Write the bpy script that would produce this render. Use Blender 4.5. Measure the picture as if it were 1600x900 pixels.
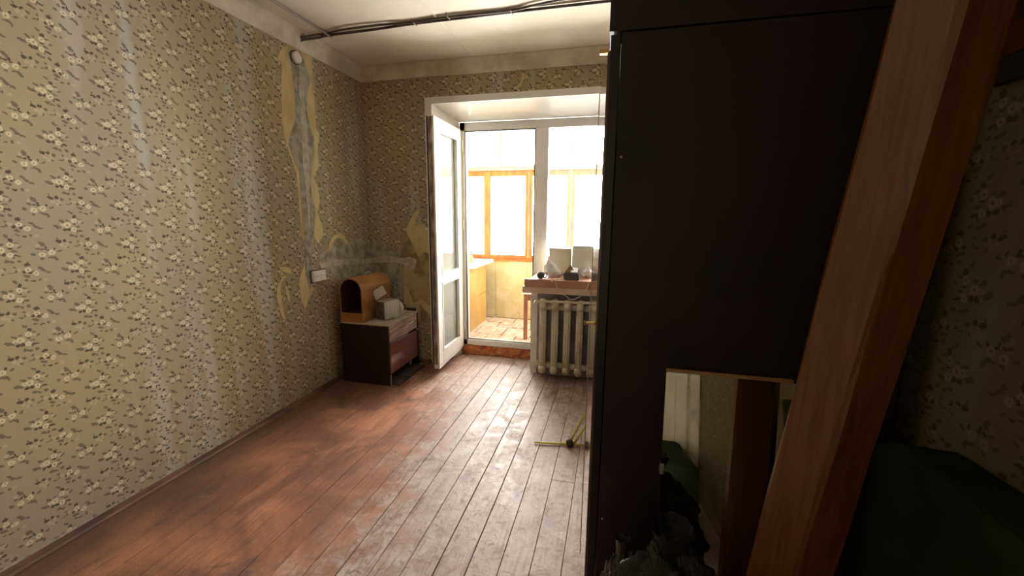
import bpy, bmesh, math, random
from mathutils import Vector, Matrix, noise
for o in list(bpy.data.objects): bpy.data.objects.remove(o)
SC = bpy.context.scene
COL = SC.collection
random.seed(7)
# ---------------- camera, sky, exposure ----------------
cd = bpy.data.cameras.new('camera'); cam = bpy.data.objects.new('camera', cd); COL.objects.link(cam)
R_ = Vector((0.97051778, 0.24091952, 0.0072813)); U_ = Vector((-0.04992159, 0.171366, 0.98394183)); F_ = Vector((-0.23580302, 0.95529654, -0.17834084))
cam.matrix_world = Matrix(((R_.x, U_.x, -F_.x, 0), (R_.y, U_.y, -F_.y, 0), (R_.z, U_.z, -F_.z, 1.3553), (0, 0, 0, 1)))
cd.sensor_width = 36; cd.sensor_fit = 'HORIZONTAL'; cd.lens = 640.95 / 1600 * 36; cd.clip_start = .02
SC.camera = cam
SC.view_settings.view_transform = 'Standard'; SC.view_settings.look = 'None'
SC.view_settings.gamma = 1; SC.view_settings.use_curve_mapping = False
SC.view_settings.exposure = 1.95
w = bpy.data.worlds.new('overcast_sky'); SC.world = w; w.use_nodes = True
bg = w.node_tree.nodes['Background']; bg.inputs[0].default_value = (1.0, .985, .93, 1); bg.inputs[1].default_value = 14.0
# portal that guides the daylight through the balcony glazing (gives off no light of its own)
pl = bpy.data.lights.new('window_portal', 'AREA'); pl.shape = 'RECTANGLE'; pl.size = 2.9; pl.size_y = 1.5
pl.cycles.is_portal = True
po = bpy.data.objects.new('window_portal', pl); COL.objects.link(po); po.location = (-.6, 4.86, 1.6); po.rotation_euler = (math.radians(-90), 0, 0)

# ---------------- helpers ----------------
def tag(o, label=None, cat=None, group=None, kind=None):
    if label: o['label'] = label
    if cat: o['category'] = cat
    if group: o['group'] = group
    if kind: o['kind'] = kind
    return o
def thing(name, label, cat, loc=(0, 0, 0), group=None):
    o = bpy.data.objects.new(name, None); COL.objects.link(o); o.location = loc; o.empty_display_size = .05
    return tag(o, label, cat, group)
def base_of(p):
    v = Vector((0, 0, 0))
    while p: v += p.location; p = p.parent
    return v
def link(name, me, parent=None):
    o = bpy.data.objects.new(name, me); COL.objects.link(o)
    if parent: o.parent = parent
    return o
def obj(name, bm, mat, parent=None, smooth=False, centre=False, bev=0, normals=True):
    if normals: bmesh.ops.recalc_face_normals(bm, faces=bm.faces)
    off = base_of(parent) if parent else Vector((0, 0, 0))
    me = bpy.data.meshes.new(name)
    if centre:
        c = sum((v.co for v in bm.verts), Vector()) / len(bm.verts); c.z = min(v.co.z for v in bm.verts)
        loc = c - off
    else: loc = Vector((0, 0, 0))
    bmesh.ops.translate(bm, verts=bm.verts, vec=-off - loc)
    bm.to_mesh(me); bm.free()
    if mat: me.materials.append(mat)
    if smooth:
        for p in me.polygons: p.use_smooth = True
    o = link(name, me, parent); o.location = loc
    if bev:
        m = o.modifiers.new('b', 'BEVEL'); m.width = bev; m.segments = 2; m.limit_method = 'ANGLE'; m.angle_limit = .6
    return o
def box(x0, x1, y0, y1, z0, z1, bm=None, M=None):
    bm = bm or bmesh.new()
    vs = [bm.verts.new((x, y, z)) for x in (x0, x1) for y in (y0, y1) for z in (z0, z1)]
    for f in ((0, 1, 3, 2), (4, 6, 7, 5), (0, 4, 5, 1), (2, 3, 7, 6), (0, 2, 6, 4), (1, 5, 7, 3)): bm.faces.new([vs[i] for i in f])
    if M: bmesh.ops.transform(bm, matrix=M, verts=vs)
    return bm
def frame_of(d):
    d = d.normalized(); a = Vector((0, 0, 1)) if abs(d.z) < .9 else Vector((1, 0, 0))
    u = d.cross(a).normalized(); return u, d.cross(u).normalized()
def tube(pts, r, seg=8, bm=None, caps=True, closed=False):
    bm = bm or bmesh.new(); pts = [Vector(p) for p in pts]; n = len(pts)
    rs = r if isinstance(r, (list, tuple)) else [r] * n
    rings = []; u = None
    for i, p in enumerate(pts):
        d = (pts[min(i + 1, n - 1)] - pts[max(i - 1, 0)]).normalized()
        if u is None: u, v = frame_of(d)
        else: u = (u - d * u.dot(d)).normalized(); v = d.cross(u)
        rings.append([bm.verts.new(p + rs[i] * (math.cos(2 * math.pi * k / seg) * u + math.sin(2 * math.pi * k / seg) * v)) for k in range(seg)])
    for a, b in zip(rings, rings[1:]):
        for k in range(seg): bm.faces.new((a[k], a[(k + 1) % seg], b[(k + 1) % seg], b[k]))
    if caps: bm.faces.new(rings[0][::-1]); bm.faces.new(rings[-1])
    return bm
def smooth_path(pts, k=6):
    P = [Vector(p) for p in pts]; P = [P[0] * 2 - P[1]] + P + [P[-1] * 2 - P[-2]]; out = []
    for i in range(1, len(P) - 2):
        for j in range(k):
            t = j / k; a, b, c, d = P[i - 1:i + 3]
            out.append(.5 * ((2 * b) + (c - a) * t + (2 * a - 5 * b + 4 * c - d) * t * t + (3 * b - a - 3 * c + d) * t ** 3))
    out.append(P[-2]); return out
def prism(poly, axis, a0, a1, bm=None):
    """poly: 2-D outline; extruded along axis from a0 to a1"""
    bm = bm or bmesh.new()
    def P(u, v, a):
        return (a, u, v) if axis == 0 else ((u, a, v) if axis == 1 else (u, v, a))
    A = [bm.verts.new(P(u, v, a0)) for u, v in poly]; B = [bm.verts.new(P(u, v, a1)) for u, v in poly]
    n = len(poly)
    for i in range(n): bm.faces.new((A[i], A[(i + 1) % n], B[(i + 1) % n], B[i]))
    if n <= 4: bm.faces.new(A[::-1]); bm.faces.new(B)
    else:
        from mathutils.geometry import tessellate_polygon
        for tri in tessellate_polygon([[Vector((u, v, 0)) for u, v in poly]]):
            for S in (A, B):
                try: bm.faces.new([S[i] for i in tri])
                except ValueError: pass
    return bm
def ragged(poly, amp, k=4, seed=1):
    rnd = random.Random(seed); out = []
    for i in range(len(poly)):
        a = poly[i]; b = poly[(i + 1) % len(poly)]
        for j in range(k):
            t = j / k; s = amp if j else amp * .3
            out.append((a[0] + (b[0] - a[0]) * t + rnd.uniform(-s, s), a[1] + (b[1] - a[1]) * t + rnd.uniform(-s, s)))
    return out

# ---------------- materials ----------------
class NT:
    def __init__(s, name):
        s.m = bpy.data.materials.new(name); s.m.use_nodes = True; s.t = s.m.node_tree; s.b = s.t.nodes['Principled BSDF']; s.out = s.t.nodes['Material Output']
    def n(s, typ, **kw):
        nd = s.t.nodes.new(typ)
        for k, v in kw.items():
            if k.startswith('i_'): 
                key = k[2:]; nd.inputs[int(key) if key.isdigit() else key.replace('_', ' ')].default_value = v
            else: setattr(nd, k, v)
        return nd
    def l(s, a, b): s.t.links.new(a, b)
    def pos(s): return s.n('ShaderNodeNewGeometry').outputs['Position']
    def math(s, op, a, b=None, c=None, clamp=False):
        nd = s.n('ShaderNodeMath', operation=op, use_clamp=clamp)
        for i, v in enumerate((a, b, c)):
            if v is None: continue
            if isinstance(v, (int, float)): nd.inputs[i].default_value = v
            else: s.l(v, nd.inputs[i])
        return nd.outputs[0]
    def mapping(s, v, scale=(1, 1, 1), loc=(0, 0, 0), rot=(0, 0, 0), typ='POINT'):
        nd = s.n('ShaderNodeMapping', vector_type=typ); s.l(v, nd.inputs[0])
        nd.inputs['Location'].default_value = loc; nd.inputs['Rotation'].default_value = rot; nd.inputs['Scale'].default_value = scale
        return nd.outputs[0]
    def noise(s, v, scale, detail=4, rough=.6, dist=0):
        nd = s.n('ShaderNodeTexNoise'); s.l(v, nd.inputs['Vector']); nd.inputs['Scale'].default_value = scale; nd.inputs['Detail'].default_value = detail
        nd.inputs['Roughness'].default_value = rough; nd.inputs['Distortion'].default_value = dist
        return nd.outputs[0]
    def step(s, v, a, b, lo=0, hi=1):
        nd = s.n('ShaderNodeMapRange', interpolation_type='SMOOTHSTEP'); s.l(v, nd.inputs[0])
        nd.inputs[1].default_value = a; nd.inputs[2].default_value = b; nd.inputs[3].default_value = lo; nd.inputs[4].default_value = hi
        return nd.outputs[0]
    def mix(s, f, a, b, blend='MIX'):
        nd = s.n('ShaderNodeMix', data_type='RGBA', blend_type=blend)
        for i, v in ((0, f), (6, a), (7, b)):
            if isinstance(v, (int, float)): nd.inputs[i].default_value = v
            elif isinstance(v, tuple): nd.inputs[i].default_value = (*v, 1)
            else: s.l(v, nd.inputs[i])
        return nd.outputs[2]
    def bump(s, h, strength=.3, dist=.003):
        nd = s.n('ShaderNodeBump'); s.l(h, nd.inputs['Height']); nd.inputs['Strength'].default_value = strength; nd.inputs['Distance'].default_value = dist
        s.l(nd.outputs[0], s.b.inputs['Normal'])
    def col(s, c):
        if isinstance(c, tuple): s.b.inputs['Base Color'].default_value = (*c, 1)
        else: s.l(c, s.b.inputs['Base Color'])
    def rough(s, r):
        if isinstance(r, (int, float)): s.b.inputs['Roughness'].default_value = r
        else: s.l(r, s.b.inputs['Roughness'])
def simple(name, c, rough=.6, c2=None, scale=12, stretch=(1, 1, 1), metal=0, bump=0, spec=None, lo=.35, hi=.65, coat=0):
    t = NT(name); t.rough(rough); t.b.inputs['Metallic'].default_value = metal
    if spec is not None: t.b.inputs['Specular IOR Level'].default_value = spec
    if coat: t.b.inputs['Coat Weight'].default_value = coat; t.b.inputs['Coat Roughness'].default_value = .08
    if c2 or bump:
        nz = t.noise(t.mapping(t.pos(), scale=stretch), scale)
        if c2: t.col(t.mix(t.step(nz, lo, hi), c, c2))
        else: t.col(c)
        if bump: t.bump(nz, bump)
    else: t.col(c)
    return t.m
T_MAIN = [(2.396, 2.302), (2.431, 2.374), (2.513, 2.451), (2.615, 2.505), (2.696, 2.508), (2.735, 2.441), (2.72, 2.252), (2.725, 2.094), (2.721, 1.961), (2.757, 1.923), (2.722, 1.812), (2.725, 1.691), (2.654, 1.608), (2.696, 1.535), (2.704, 1.442), (2.67, 1.347), (2.716, 1.251), (2.723, 1.186), (2.65, 1.126), (2.61, 1.176), (2.583, 1.092), (2.533, 1.072), (2.514, 1.135), (2.491, 1.175), (2.486, 1.258), (2.49, 1.376), (2.487, 1.493), (2.491, 1.608), (2.463, 1.677), (2.432, 1.77), (2.41, 1.848), (2.399, 1.953), (2.415, 2.062), (2.424, 2.195), (2.443, 2.291), (2.422, 2.323)]
P_MAIN = [(2.507, 2.403), (2.617, 2.442), (2.663, 2.361), (2.695, 2.273), (2.661, 2.2), (2.638, 2.074), (2.658, 1.949), (2.691, 1.897), (2.688, 1.792), (2.65, 1.683), (2.619, 1.605), (2.626, 1.47), (2.647, 1.378), (2.622, 1.238), (2.587, 1.13), (2.555, 0.96), (2.556, 0.849), (2.527, 0.79), (2.508, 0.856), (2.513, 0.997), (2.508, 1.136), (2.518, 1.242), (2.512, 1.376), (2.511, 1.538), (2.514, 1.639), (2.478, 1.707), (2.439, 1.798), (2.469, 1.886), (2.512, 1.963), (2.539, 2.093), (2.531, 2.226), (2.523, 2.317)]
P_RIDGE = [(2.592, 2.312), (2.64, 2.285), (2.62, 2.168), (2.615, 2.069), (2.627, 1.972), (2.618, 1.826), (2.623, 1.68), (2.601, 1.559), (2.593, 1.377), (2.563, 1.225), (2.563, 1.377), (2.563, 1.527), (2.549, 1.672), (2.563, 1.818), (2.568, 1.96), (2.578, 2.102), (2.568, 2.168)]
T_CRESC = [(2.254, 0.991), (2.31, 0.989), (2.359, 0.97), (2.372, 0.93), (2.335, 0.943), (2.299, 0.955)]
T_TAIL = [(2.228, 0.857), (2.248, 0.887), (2.281, 0.926), (2.317, 0.927), (2.262, 0.885), (2.257, 0.819), (2.263, 0.716), (2.274, 0.624), (2.248, 0.651), (2.228, 0.723), (2.217, 0.804)]
T_TAIL2 = [(2.3, 0.845), (2.32, 0.83), (2.329, 0.782), (2.328, 0.736), (2.312, 0.762), (2.302, 0.804)]
T_LEAF = [(2.498, 0.984), (2.494, 0.895), (2.527, 0.851), (2.568, 0.8), (2.552, 0.764), (2.505, 0.724), (2.463, 0.653), (2.445, 0.711), (2.427, 0.787), (2.426, 0.858), (2.454, 0.925)]
P_CORNERL = [(2.671, 1.039), (2.731, 1.084), (2.759, 1.082), (2.801, 1.149), (2.888, 1.187), (2.948, 1.167), (3.006, 1.107), (3.122, 1.138), (3.24, 1.11), (3.328, 1.052), (3.315, 0.775), (3.156, 0.754), (3.066, 0.811), (2.849, 0.816), (2.742, 0.924), (2.669, 0.945), (2.639, 0.999)]
T_ARC = [(2.753, 1.063), (2.779, 1.125), (2.827, 1.173), (2.899, 1.191), (2.959, 1.173), (3.011, 1.107), (2.987, 1.091), (2.945, 1.134), (2.895, 1.157), (2.843, 1.14), (2.803, 1.098), (2.779, 1.055)]
T_CHANL = [(2.637, 0.977), (2.767, 0.979), (2.907, 0.977), (3.082, 0.965), (3.331, 0.943), (3.327, 0.898), (3.124, 0.915), (2.902, 0.93), (2.743, 0.939), (2.668, 0.93)]
P_CORNERB = [(-2.147, 1.068), (-2.114, 1.105), (-2.051, 1.055), (-1.984, 1.079), (-1.905, 1.022), (-1.842, 0.98), (-1.862, 0.891), (-1.86, 0.757), (-2.002, 0.735), (-2.165, 0.773)]
T_CHANB = [(-2.154, 0.943), (-2.056, 0.962), (-1.957, 0.969), (-1.843, 0.958), (-1.762, 0.968), (-1.691, 0.949), (-1.71, 0.867), (-1.767, 0.858), (-1.83, 0.9), (-1.959, 0.917), (-2.157, 0.898)]
P_BARE = [(-1.675, 1.377), (-1.718, 1.286), (-1.72, 1.236), (-1.641, 1.251), (-1.565, 1.217), (-1.581, 0.44), (-1.689, 0.34), (-1.784, 0.426), (-1.837, 0.546), (-1.839, 0.682), (-1.851, 0.787), (-1.846, 0.892), (-1.85, 0.98), (-1.834, 1.155), (-1.792, 1.206), (-1.757, 1.285), (-1.707, 1.356)]
T_BARE2 = [(-1.675, 1.384), (-1.652, 1.37), (-1.712, 1.243), (-1.61, 1.259), (-1.562, 1.21), (-1.564, 1.003), (-1.618, 1.016), (-1.682, 0.978), (-1.726, 1.085), (-1.771, 1.156), (-1.792, 1.213), (-1.749, 1.285)]
T_BARE3 = [(-1.83, 0.713), (-1.79, 0.685), (-1.747, 0.551), (-1.648, 0.587), (-1.57, 0.531), (-1.581, 0.44), (-1.682, 0.555), (-1.673, 0.341), (-1.751, 0.428), (-1.837, 0.546)]
T_SPIKE = [(-0.731, 2.394), (-0.756, 2.336), (-0.801, 2.301), (-0.791, 2.324), (-0.761, 2.369), (-0.747, 2.432)]
MOTIF = {'A': {'c': (1.402, 1.213), 'f': [(-0.002, -0.002, 0.0134, 1), (-0.016, -0.001, 0.0083, 0.8), (0.022, 0.015, 0.0109, 0.7), (0.04, 0.01, 0.0083, 0.55), (0.018, -0.021, 0.0115, 0.7)], 'l': [(-0.034, -0.007, 0.0126, 0.007, -25, 0.8), (-0.018, 0.014, 0.0095, 0.0058, -30, 0.75), (0.0, 0.017, 0.0056, 0.0045, 0, 0.8), (-0.012, -0.02, 0.0073, 0.0064, 0, 1), (0.002, -0.02, 0.0062, 0.007, 0, 1), (0.026, 0.032, 0.0067, 0.0083, -30, 1), (0.039, 0.021, 0.0073, 0.0032, -15, 0.7), (0.048, 0.006, 0.0067, 0.0045, 30, 0.8), (0.021, 0.001, 0.0067, 0.0032, -10, 0.85), (0.031, -0.009, 0.0078, 0.0038, -10, 0.75), (0.036, -0.026, 0.0106, 0.0042, -10, 0.85), (0.026, -0.031, 0.0028, 0.0064, 0, 0.8), (0.007, -0.044, 0.0078, 0.0064, -10, 0.7), (0.019, -0.049, 0.0067, 0.0051, -15, 0.7), (0.039, -0.048, 0.0062, 0.0058, -30, 0.8), (0.014, 0.049, 0.0073, 0.0045, -50, 0.75), (0.02, 0.045, 0.0028, 0.0058, -20, 0.6)]}, 'B': {'c': (1.322, 1.277), 'f': [(-0.014, -0.007, 0.0118, 1), (0.014, -0.001, 0.0118, 1), (-0.023, 0.028, 0.0074, 0.45)], 'l': [(-0.01, 0.033, 0.0109, 0.0081, -55, 0.55), (0.0, 0.018, 0.0036, 0.0068, 0, 1), (-0.011, 0.013, 0.0068, 0.0037, 0, 0.95), (0.003, 0.01, 0.0052, 0.0031, -10, 1), (-0.024, 0.016, 0.0062, 0.0043, -20, 0.8), (-0.039, -0.003, 0.0068, 0.0056, -30, 0.8), (-0.016, -0.023, 0.0062, 0.0047, -10, 0.75), (0.025, 0.012, 0.0036, 0.0062, 0, 0.95), (0.04, 0.003, 0.0078, 0.0043, 25, 0.8), (0.018, -0.021, 0.0104, 0.0056, -20, 0.65), (0.026, -0.029, 0.0047, 0.0074, 0, 0.7), (0.007, -0.02, 0.0062, 0.0031, -10, 0.75)]}, 'C': {'c': (1.272, 1.208), 'f': [(-0.012, 0.008, 0.0114, 1), (0.009, -0.007, 0.0108, 0.9), (0.031, -0.035, 0.0072, 0.35), (-0.037, 0.01, 0.0078, 0.4)], 'l': [(-0.012, 0.028, 0.0085, 0.0066, 0, 0.9), (-0.009, 0.034, 0.002, 0.0054, 0, 0.8), (-0.026, 0.001, 0.005, 0.006, 0, 1), (-0.008, -0.003, 0.005, 0.0054, 0, 0.95), (0.001, 0.001, 0.003, 0.0042, 0, 0.8), (-0.02, -0.015, 0.0105, 0.006, -20, 0.75), (-0.022, -0.03, 0.006, 0.0042, -20, 0.75), (-0.004, -0.036, 0.007, 0.0033, -5, 0.85), (0.015, -0.034, 0.0045, 0.006, 0, 0.75), (0.023, 0.012, 0.0085, 0.0054, -30, 0.7), (0.031, 0.001, 0.009, 0.006, -30, 0.65), (0.045, -0.007, 0.0085, 0.0048, -15, 0.75), (-0.047, 0.021, 0.004, 0.0048, 0, 0.6), (-0.056, 0.002, 0.0085, 0.0027, 5, 0.7), (-0.046, 0.006, 0.003, 0.0054, 0, 0.75)]}, 'D': {'c': (1.377, 1.306), 'f': [(-0.006, -0.003, 0.0087, 0.45), (0.007, -0.012, 0.0093, 0.45), (0.013, 0.002, 0.0074, 0.4)], 'l': [(-0.013, 0.012, 0.0092, 0.0068, -15, 0.95), (0.005, 0.014, 0.0065, 0.0062, 30, 0.9), (-0.016, 0.024, 0.0024, 0.005, 0, 0.7), (0.022, 0.006, 0.0059, 0.0062, -30, 0.7), (0.013, -0.014, 0.004, 0.0043, 0, 0.8)]}}

def wallpaper(name, axis, darkened=False):
    t = NT(name); P = t.pos(); sx = t.n('ShaderNodeSeparateXYZ'); t.l(P, sx.inputs[0])
    U = sx.outputs[1] if axis == 'y' else sx.outputs[0]; Z = sx.outputs[2]
    W, H = .2, .1705
    nz = t.n('ShaderNodeTexNoise'); t.l(P, nz.inputs['Vector']); nz.inputs['Scale'].default_value = 110; nz.inputs['Detail'].default_value = 2
    dis = t.n('ShaderNodeVectorMath', operation='MULTIPLY_ADD'); t.l(nz.outputs['Color'], dis.inputs[0]); dis.inputs[1].default_value = (.013, .013, 0); dis.inputs[2].default_value = (-.0065, -.0065, 0)
    acc = {}
    def add(key, d): acc[key] = d if key not in acc else t.math('MINIMUM', acc[key], d)
    for k in 'ABCD':
        m = MOTIF[k]; cu, cz = m['c']
        u = t.math('SUBTRACT', U, cu); kk = t.math('ROUND', t.math('DIVIDE', u, W))
        u = t.math('MULTIPLY_ADD', kk, -W, u)
        z = t.math('MULTIPLY_ADD', kk, -H / 2, t.math('SUBTRACT', Z, cz))
        z = t.math('MULTIPLY_ADD', t.math('ROUND', t.math('DIVIDE', z, H)), -H, z)
        cb = t.n('ShaderNodeCombineXYZ'); t.l(u, cb.inputs[0]); t.l(z, cb.inputs[1])
        ad = t.n('ShaderNodeVectorMath', operation='ADD'); t.l(cb.outputs[0], ad.inputs[0]); t.l(dis.outputs[0], ad.inputs[1])
        def ell(x, y, a, b, rot):
            mp = t.mapping(ad.outputs[0], loc=(x, y, 0), rot=(0, 0, math.radians(rot)), scale=(a, b, 1), typ='TEXTURE')
            ln = t.n('ShaderNodeVectorMath', operation='LENGTH'); t.l(mp, ln.inputs[0]); return ln.outputs['Value']
        for x, y, r, s in m['f']: add('f1' if s > .65 else 'f2', ell(x, y, r * 1.0, r * .95, 0))
        for x, y, a, b, rot, s in m['l']: add('l1' if s >= .85 else 'l2', ell(x, y, a * 1.08, b * .92, rot))
    # aged paper ground: grey lilac, yellowed in patches, bleached down the drips and seams
    big = t.noise(t.mapping(P, scale=(1, 1, .55)), 1.7, 3); base = t.mix(t.step(big, .36, .62), BASE1, BASE2)
    drip = t.noise(t.mapping(P, scale=(5, 5, .5), loc=(3, 1.7, 0)), 1.6, 3, .55)
    base = t.mix(t.step(drip, .50, .72, 0, .55), base, (.56, .57, .50))
    if axis == 'y':
        for y0, wd, zlo, am in ((1.525, .034, 1.35, .55), (2.16, .08, .2, .25), (1.30, .05, 1.6, .2), (2.02, .05, 1.2, .22)):
            a = t.step(t.math('ABSOLUTE', t.math('SUBTRACT', t.math('MULTIPLY_ADD', t.noise(P, 7, 2), .05, U), y0 + .025)), wd, 0)
            base = t.mix(t.math('MULTIPLY', t.math('MULTIPLY', a, t.step(Z, zlo, zlo + .3)), am), base, (.47, .52, .48))
    base = t.mix(t.step(t.noise(P, 260, 2), .3, .8, 0, .18), base, (.30, .25, .18))
    c = t.mix(t.step(acc['f2'], 1.05, .6, 0, .30), base, (.66, .57, .40))
    c = t.mix(t.step(acc['l2'], 1.12, .8, 0, .85), c, (.145, .115, .078))
    c = t.mix(t.step(acc['f1'], 1.02, .66, 0, .72), c, (.78, .69, .48))
    c = t.mix(t.step(t.math('ABSOLUTE', t.math('SUBTRACT', acc['f1'], .45)), .12, .02, 0, .3), c, (.50, .38, .2))
    c = t.mix(t.step(acc['f1'], .30, .14, 0, .85), c, (.14, .09, .045))
    c = t.mix(t.step(acc['l1'], 1.08, .8, 0, .93), c, (.085, .062, .040))
    # dirt along the very bottom
    c = t.mix(t.math('MULTIPLY', t.step(Z, .05, .0), t.step(t.noise(P, 14), .3, .6)), c, (.40, .38, .33))
    if darkened: c = t.mix(.62, c, (.07, .055, .035))  # same paper, with the right wall's shade mixed into its colour
    t.col(c); t.rough(.72); t.b.inputs['Specular IOR Level'].default_value = .25
    t.bump(t.noise(P, 30, 4), .25, .004)
    return t.m
BASE1 = (.385, .318, .218); BASE2 = (.435, .345, .19)
M = {}
M['wp_y'] = wallpaper('wallpaper_left_right', 'y'); M['wp_right'] = wallpaper('shaded_wallpaper', 'y', True); M['wp_x'] = wallpaper('wallpaper_window_wall', 'x')  # right wall copy carries its shade in the colour
M['ceiling'] = simple('old_whitewash', (.80, .76, .62), .8, (.70, .65, .50), 1.6, bump=.1)
M['cornice'] = simple('cornice_plaster', (.74, .69, .53), .75, (.56, .50, .36), 5, bump=.25)
M['pvc'] = simple('white_plastic_frame', (.86, .85, .80), .3, (.80, .78, .72), 6)
M['pvc_soffit'] = simple('glossy_white_panel', (.80, .80, .72), .06, coat=.5)
M['pvc_dirty'] = simple('dirty_plastic_edge', (.50, .43, .36), .6, (.16, .12, .10), 9, stretch=(3, 3, .8), lo=.3, hi=.6)
M['gasket'] = simple('black_rubber', (.03, .025, .022), .6)
M['pier'] = simple('painted_plaster', (.82, .79, .74), .6, (.72, .68, .60), 6, bump=.2)
M['niche'] = simple('grey_plaster_niche', (.42, .41, .39), .7, (.30, .29, .27), 5, bump=.3)
M['torn'] = simple('yellow_backing_paper', (.70, .55, .29), .8, (.58, .43, .21), 9, stretch=(1, 1, .5), bump=.2)
M['plaster'] = simple('bare_grey_plaster', (.46, .43, .34), .9, (.24, .22, .17), 13, bump=.9, lo=.36, hi=.66)
M['plaster_light'] = simple('pale_filler', (.58, .54, .44), .9, (.42, .37, .27), 22, bump=.7)
M['bare'] = simple('stained_bare_wall', (.50, .38, .20), .85, (.27, .19, .09), 7, bump=.6, lo=.4, hi=.6)
M['orange_wood'] = simple('orange_varnished_wood', (.50, .17, .025), .4, (.34, .10, .02), 6, stretch=(4, 4, .7))
M['red_wood'] = simple('red_brown_painted_wood', (.46, .20, .12), .45, (.33, .13, .08), 7)
M['sill_brown'] = simple('sill_board_paint', (.60, .32, .23), .45, (.50, .25, .17), 7)
M['sill_pale'] = simple('sill_rail_wood', (.80, .61, .46), .55, (.72, .52, .38), 8)
M['pink_wood'] = simple('pinkish_bare_wood', (.62, .36, .26), .6, (.50, .27, .18), 10, stretch=(.5, 3, 3))
M['white_top'] = simple('white_worktop', (.80, .80, .78), .3)
M['yellow_panel'] = simple('yellow_varnished_panel', (.52, .34, .12), .4, (.46, .28, .09), 5)
M['wardrobe'] = simple('dark_aubergine_panel', (.020, .0115, .0145), .5, (.026, .014, .016), 3, spec=.35)
M['wardrobe_edge'] = simple('black_edge_strip', (.006, .004, .005), .35)
M['wardrobe_gloss'] = simple('polished_dark_door', (.10, .055, .04), .06, coat=1)
M['brass'] = simple('brass', (.75, .50, .18), .25, metal=1)
M['chrome'] = simple('satin_steel', (.7, .7, .68), .3, metal=1)
M['brownplastic'] = simple('brown_enamel', (.35, .2, .08), .4)
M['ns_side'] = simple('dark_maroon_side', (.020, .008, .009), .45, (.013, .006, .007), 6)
M['ns_door'] = simple('polished_maroon_door', (.26, .075, .07), .2, (.20, .055, .05), 4, coat=.6)
M['ns_drawer'] = simple('striped_walnut_drawer', (.62, .42, .36), .3, (.24, .11, .09), 22, stretch=(.4, .25, 4.5), coat=.5)
M['ns_top'] = simple('pale_dusty_top', (.58, .50, .42), .35, (.46, .38, .31), 9)
M['bentwood'] = simple('orange_bentwood', (.42, .19, .055), .38, (.33, .13, .035), 7, stretch=(3, .6, 3), coat=.4)
M['inside_dark'] = simple('painted_inner_shade', (.06, .022, .012), .7)
M['silver'] = simple('silver_plastic', (.66, .65, .58), .35, (.54, .53, .47), 8, metal=.25)
M['grey_plastic'] = simple('grey_speaker_plastic', (.16, .155, .13), .45, (.09, .085, .07), 40)
M['screen'] = simple('pale_cassette_window', (.62, .62, .54), .15)
M['radiator'] = simple('old_cream_enamel', (.74, .70, .52), .42, (.50, .44, .28), 13, stretch=(1, 1, .35), bump=.25, lo=.45, hi=.7)
M['radiator_dirty'] = simple('rusty_enamel', (.12, .10, .075), .7, (.05, .04, .03), 10)
M['cable'] = simple('brown_cable_sheath', (.065, .045, .038), .5, (.13, .10, .085), 9)
M['cable_grey'] = simple('grey_painted_cable', (.30, .27, .21), .6)
M['white_round'] = simple('white_plastic', (.80, .78, .68), .4)
M['cream_cord'] = simple('cream_cord', (.76, .66, .45), .5)
M['yellow_rod'] = simple('yellow_rod', (.72, .62, .10), .35)
M['dark_knob'] = simple('dark_brown_end', (.06, .035, .02), .5)
M['plank_dark'] = simple('dark_dusty_plank', (.055, .042, .038), .6, (.10, .08, .07), 14)
M['cardboard'] = simple('brown_cardboard', (.42, .28, .18), .8)
M['box_dark'] = simple('dark_grey_box', (.11, .10, .105), .6)
M['box_pale'] = simple('beige_package', (.88, .84, .68), .6, (.84, .78, .60), 8)
M['box_green'] = simple('pale_green_package', (.82, .88, .76), .6, (.78, .86, .72), 6)
M['paper'] = simple('white_paper', (.85, .85, .82), .6)
M['cream_door'] = simple('cream_cabinet_paint', (.60, .54, .38), .45, (.52, .46, .31), 4)
M['green_cloth'] = simple('dark_green_cloth', (.026, .036, .020), .95, (.016, .024, .014), 9, bump=.3, spec=.1)
M['shelf_dark'] = simple('dark_brown_board', (.03, .018, .015), .6)
M['shelf_red'] = simple('reddish_strip', (.12, .03, .02), .5)
# varnished beam
t = NT('orange_brown_beam'); P = t.pos()
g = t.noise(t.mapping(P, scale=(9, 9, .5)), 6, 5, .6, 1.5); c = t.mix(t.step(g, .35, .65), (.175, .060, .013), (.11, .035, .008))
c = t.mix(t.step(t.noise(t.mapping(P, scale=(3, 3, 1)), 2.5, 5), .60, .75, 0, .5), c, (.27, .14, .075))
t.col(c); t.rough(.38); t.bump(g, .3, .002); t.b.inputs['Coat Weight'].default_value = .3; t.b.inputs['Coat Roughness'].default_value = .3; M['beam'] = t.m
# worn painted floorboards
t = NT('worn_floor_paint'); P = t.pos(); sx = t.n('ShaderNodeSeparateXYZ'); t.l(P, sx.inputs[0]); X, Y = sx.outputs[0], sx.outputs[1]
rnd = t.n('ShaderNodeObjectInfo').outputs['Random']
off = t.n('ShaderNodeVectorMath', operation='MULTIPLY_ADD'); cr = t.n('ShaderNodeCombineXYZ'); t.l(rnd, cr.inputs[2]); off.inputs[1].default_value = (1, 1, 13); t.l(cr.outputs[0], off.inputs[0]); t.l(P, off.inputs[2]); PB = off.outputs[0]
grain = t.noise(t.mapping(PB, scale=(14, .9, 1)), 5, 5, .65, .6); blot = t.noise(P, 2.1, 5, .6, .8); blot2 = t.noise(PB, 9, 6, .7, .5); fine = t.noise(PB, 34, 4, .65, .9)
paint = t.mix(t.step(blot, .38, .62), (.23, .095, .058), (.48, .21, .115))
paint = t.mix(t.step(rnd, 0, 1, 0, .35), paint, (.27, .12, .07))
worn = t.mix(t.step(blot2, .35, .68), (.33, .235, .195), (.49, .395, .345))
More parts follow.
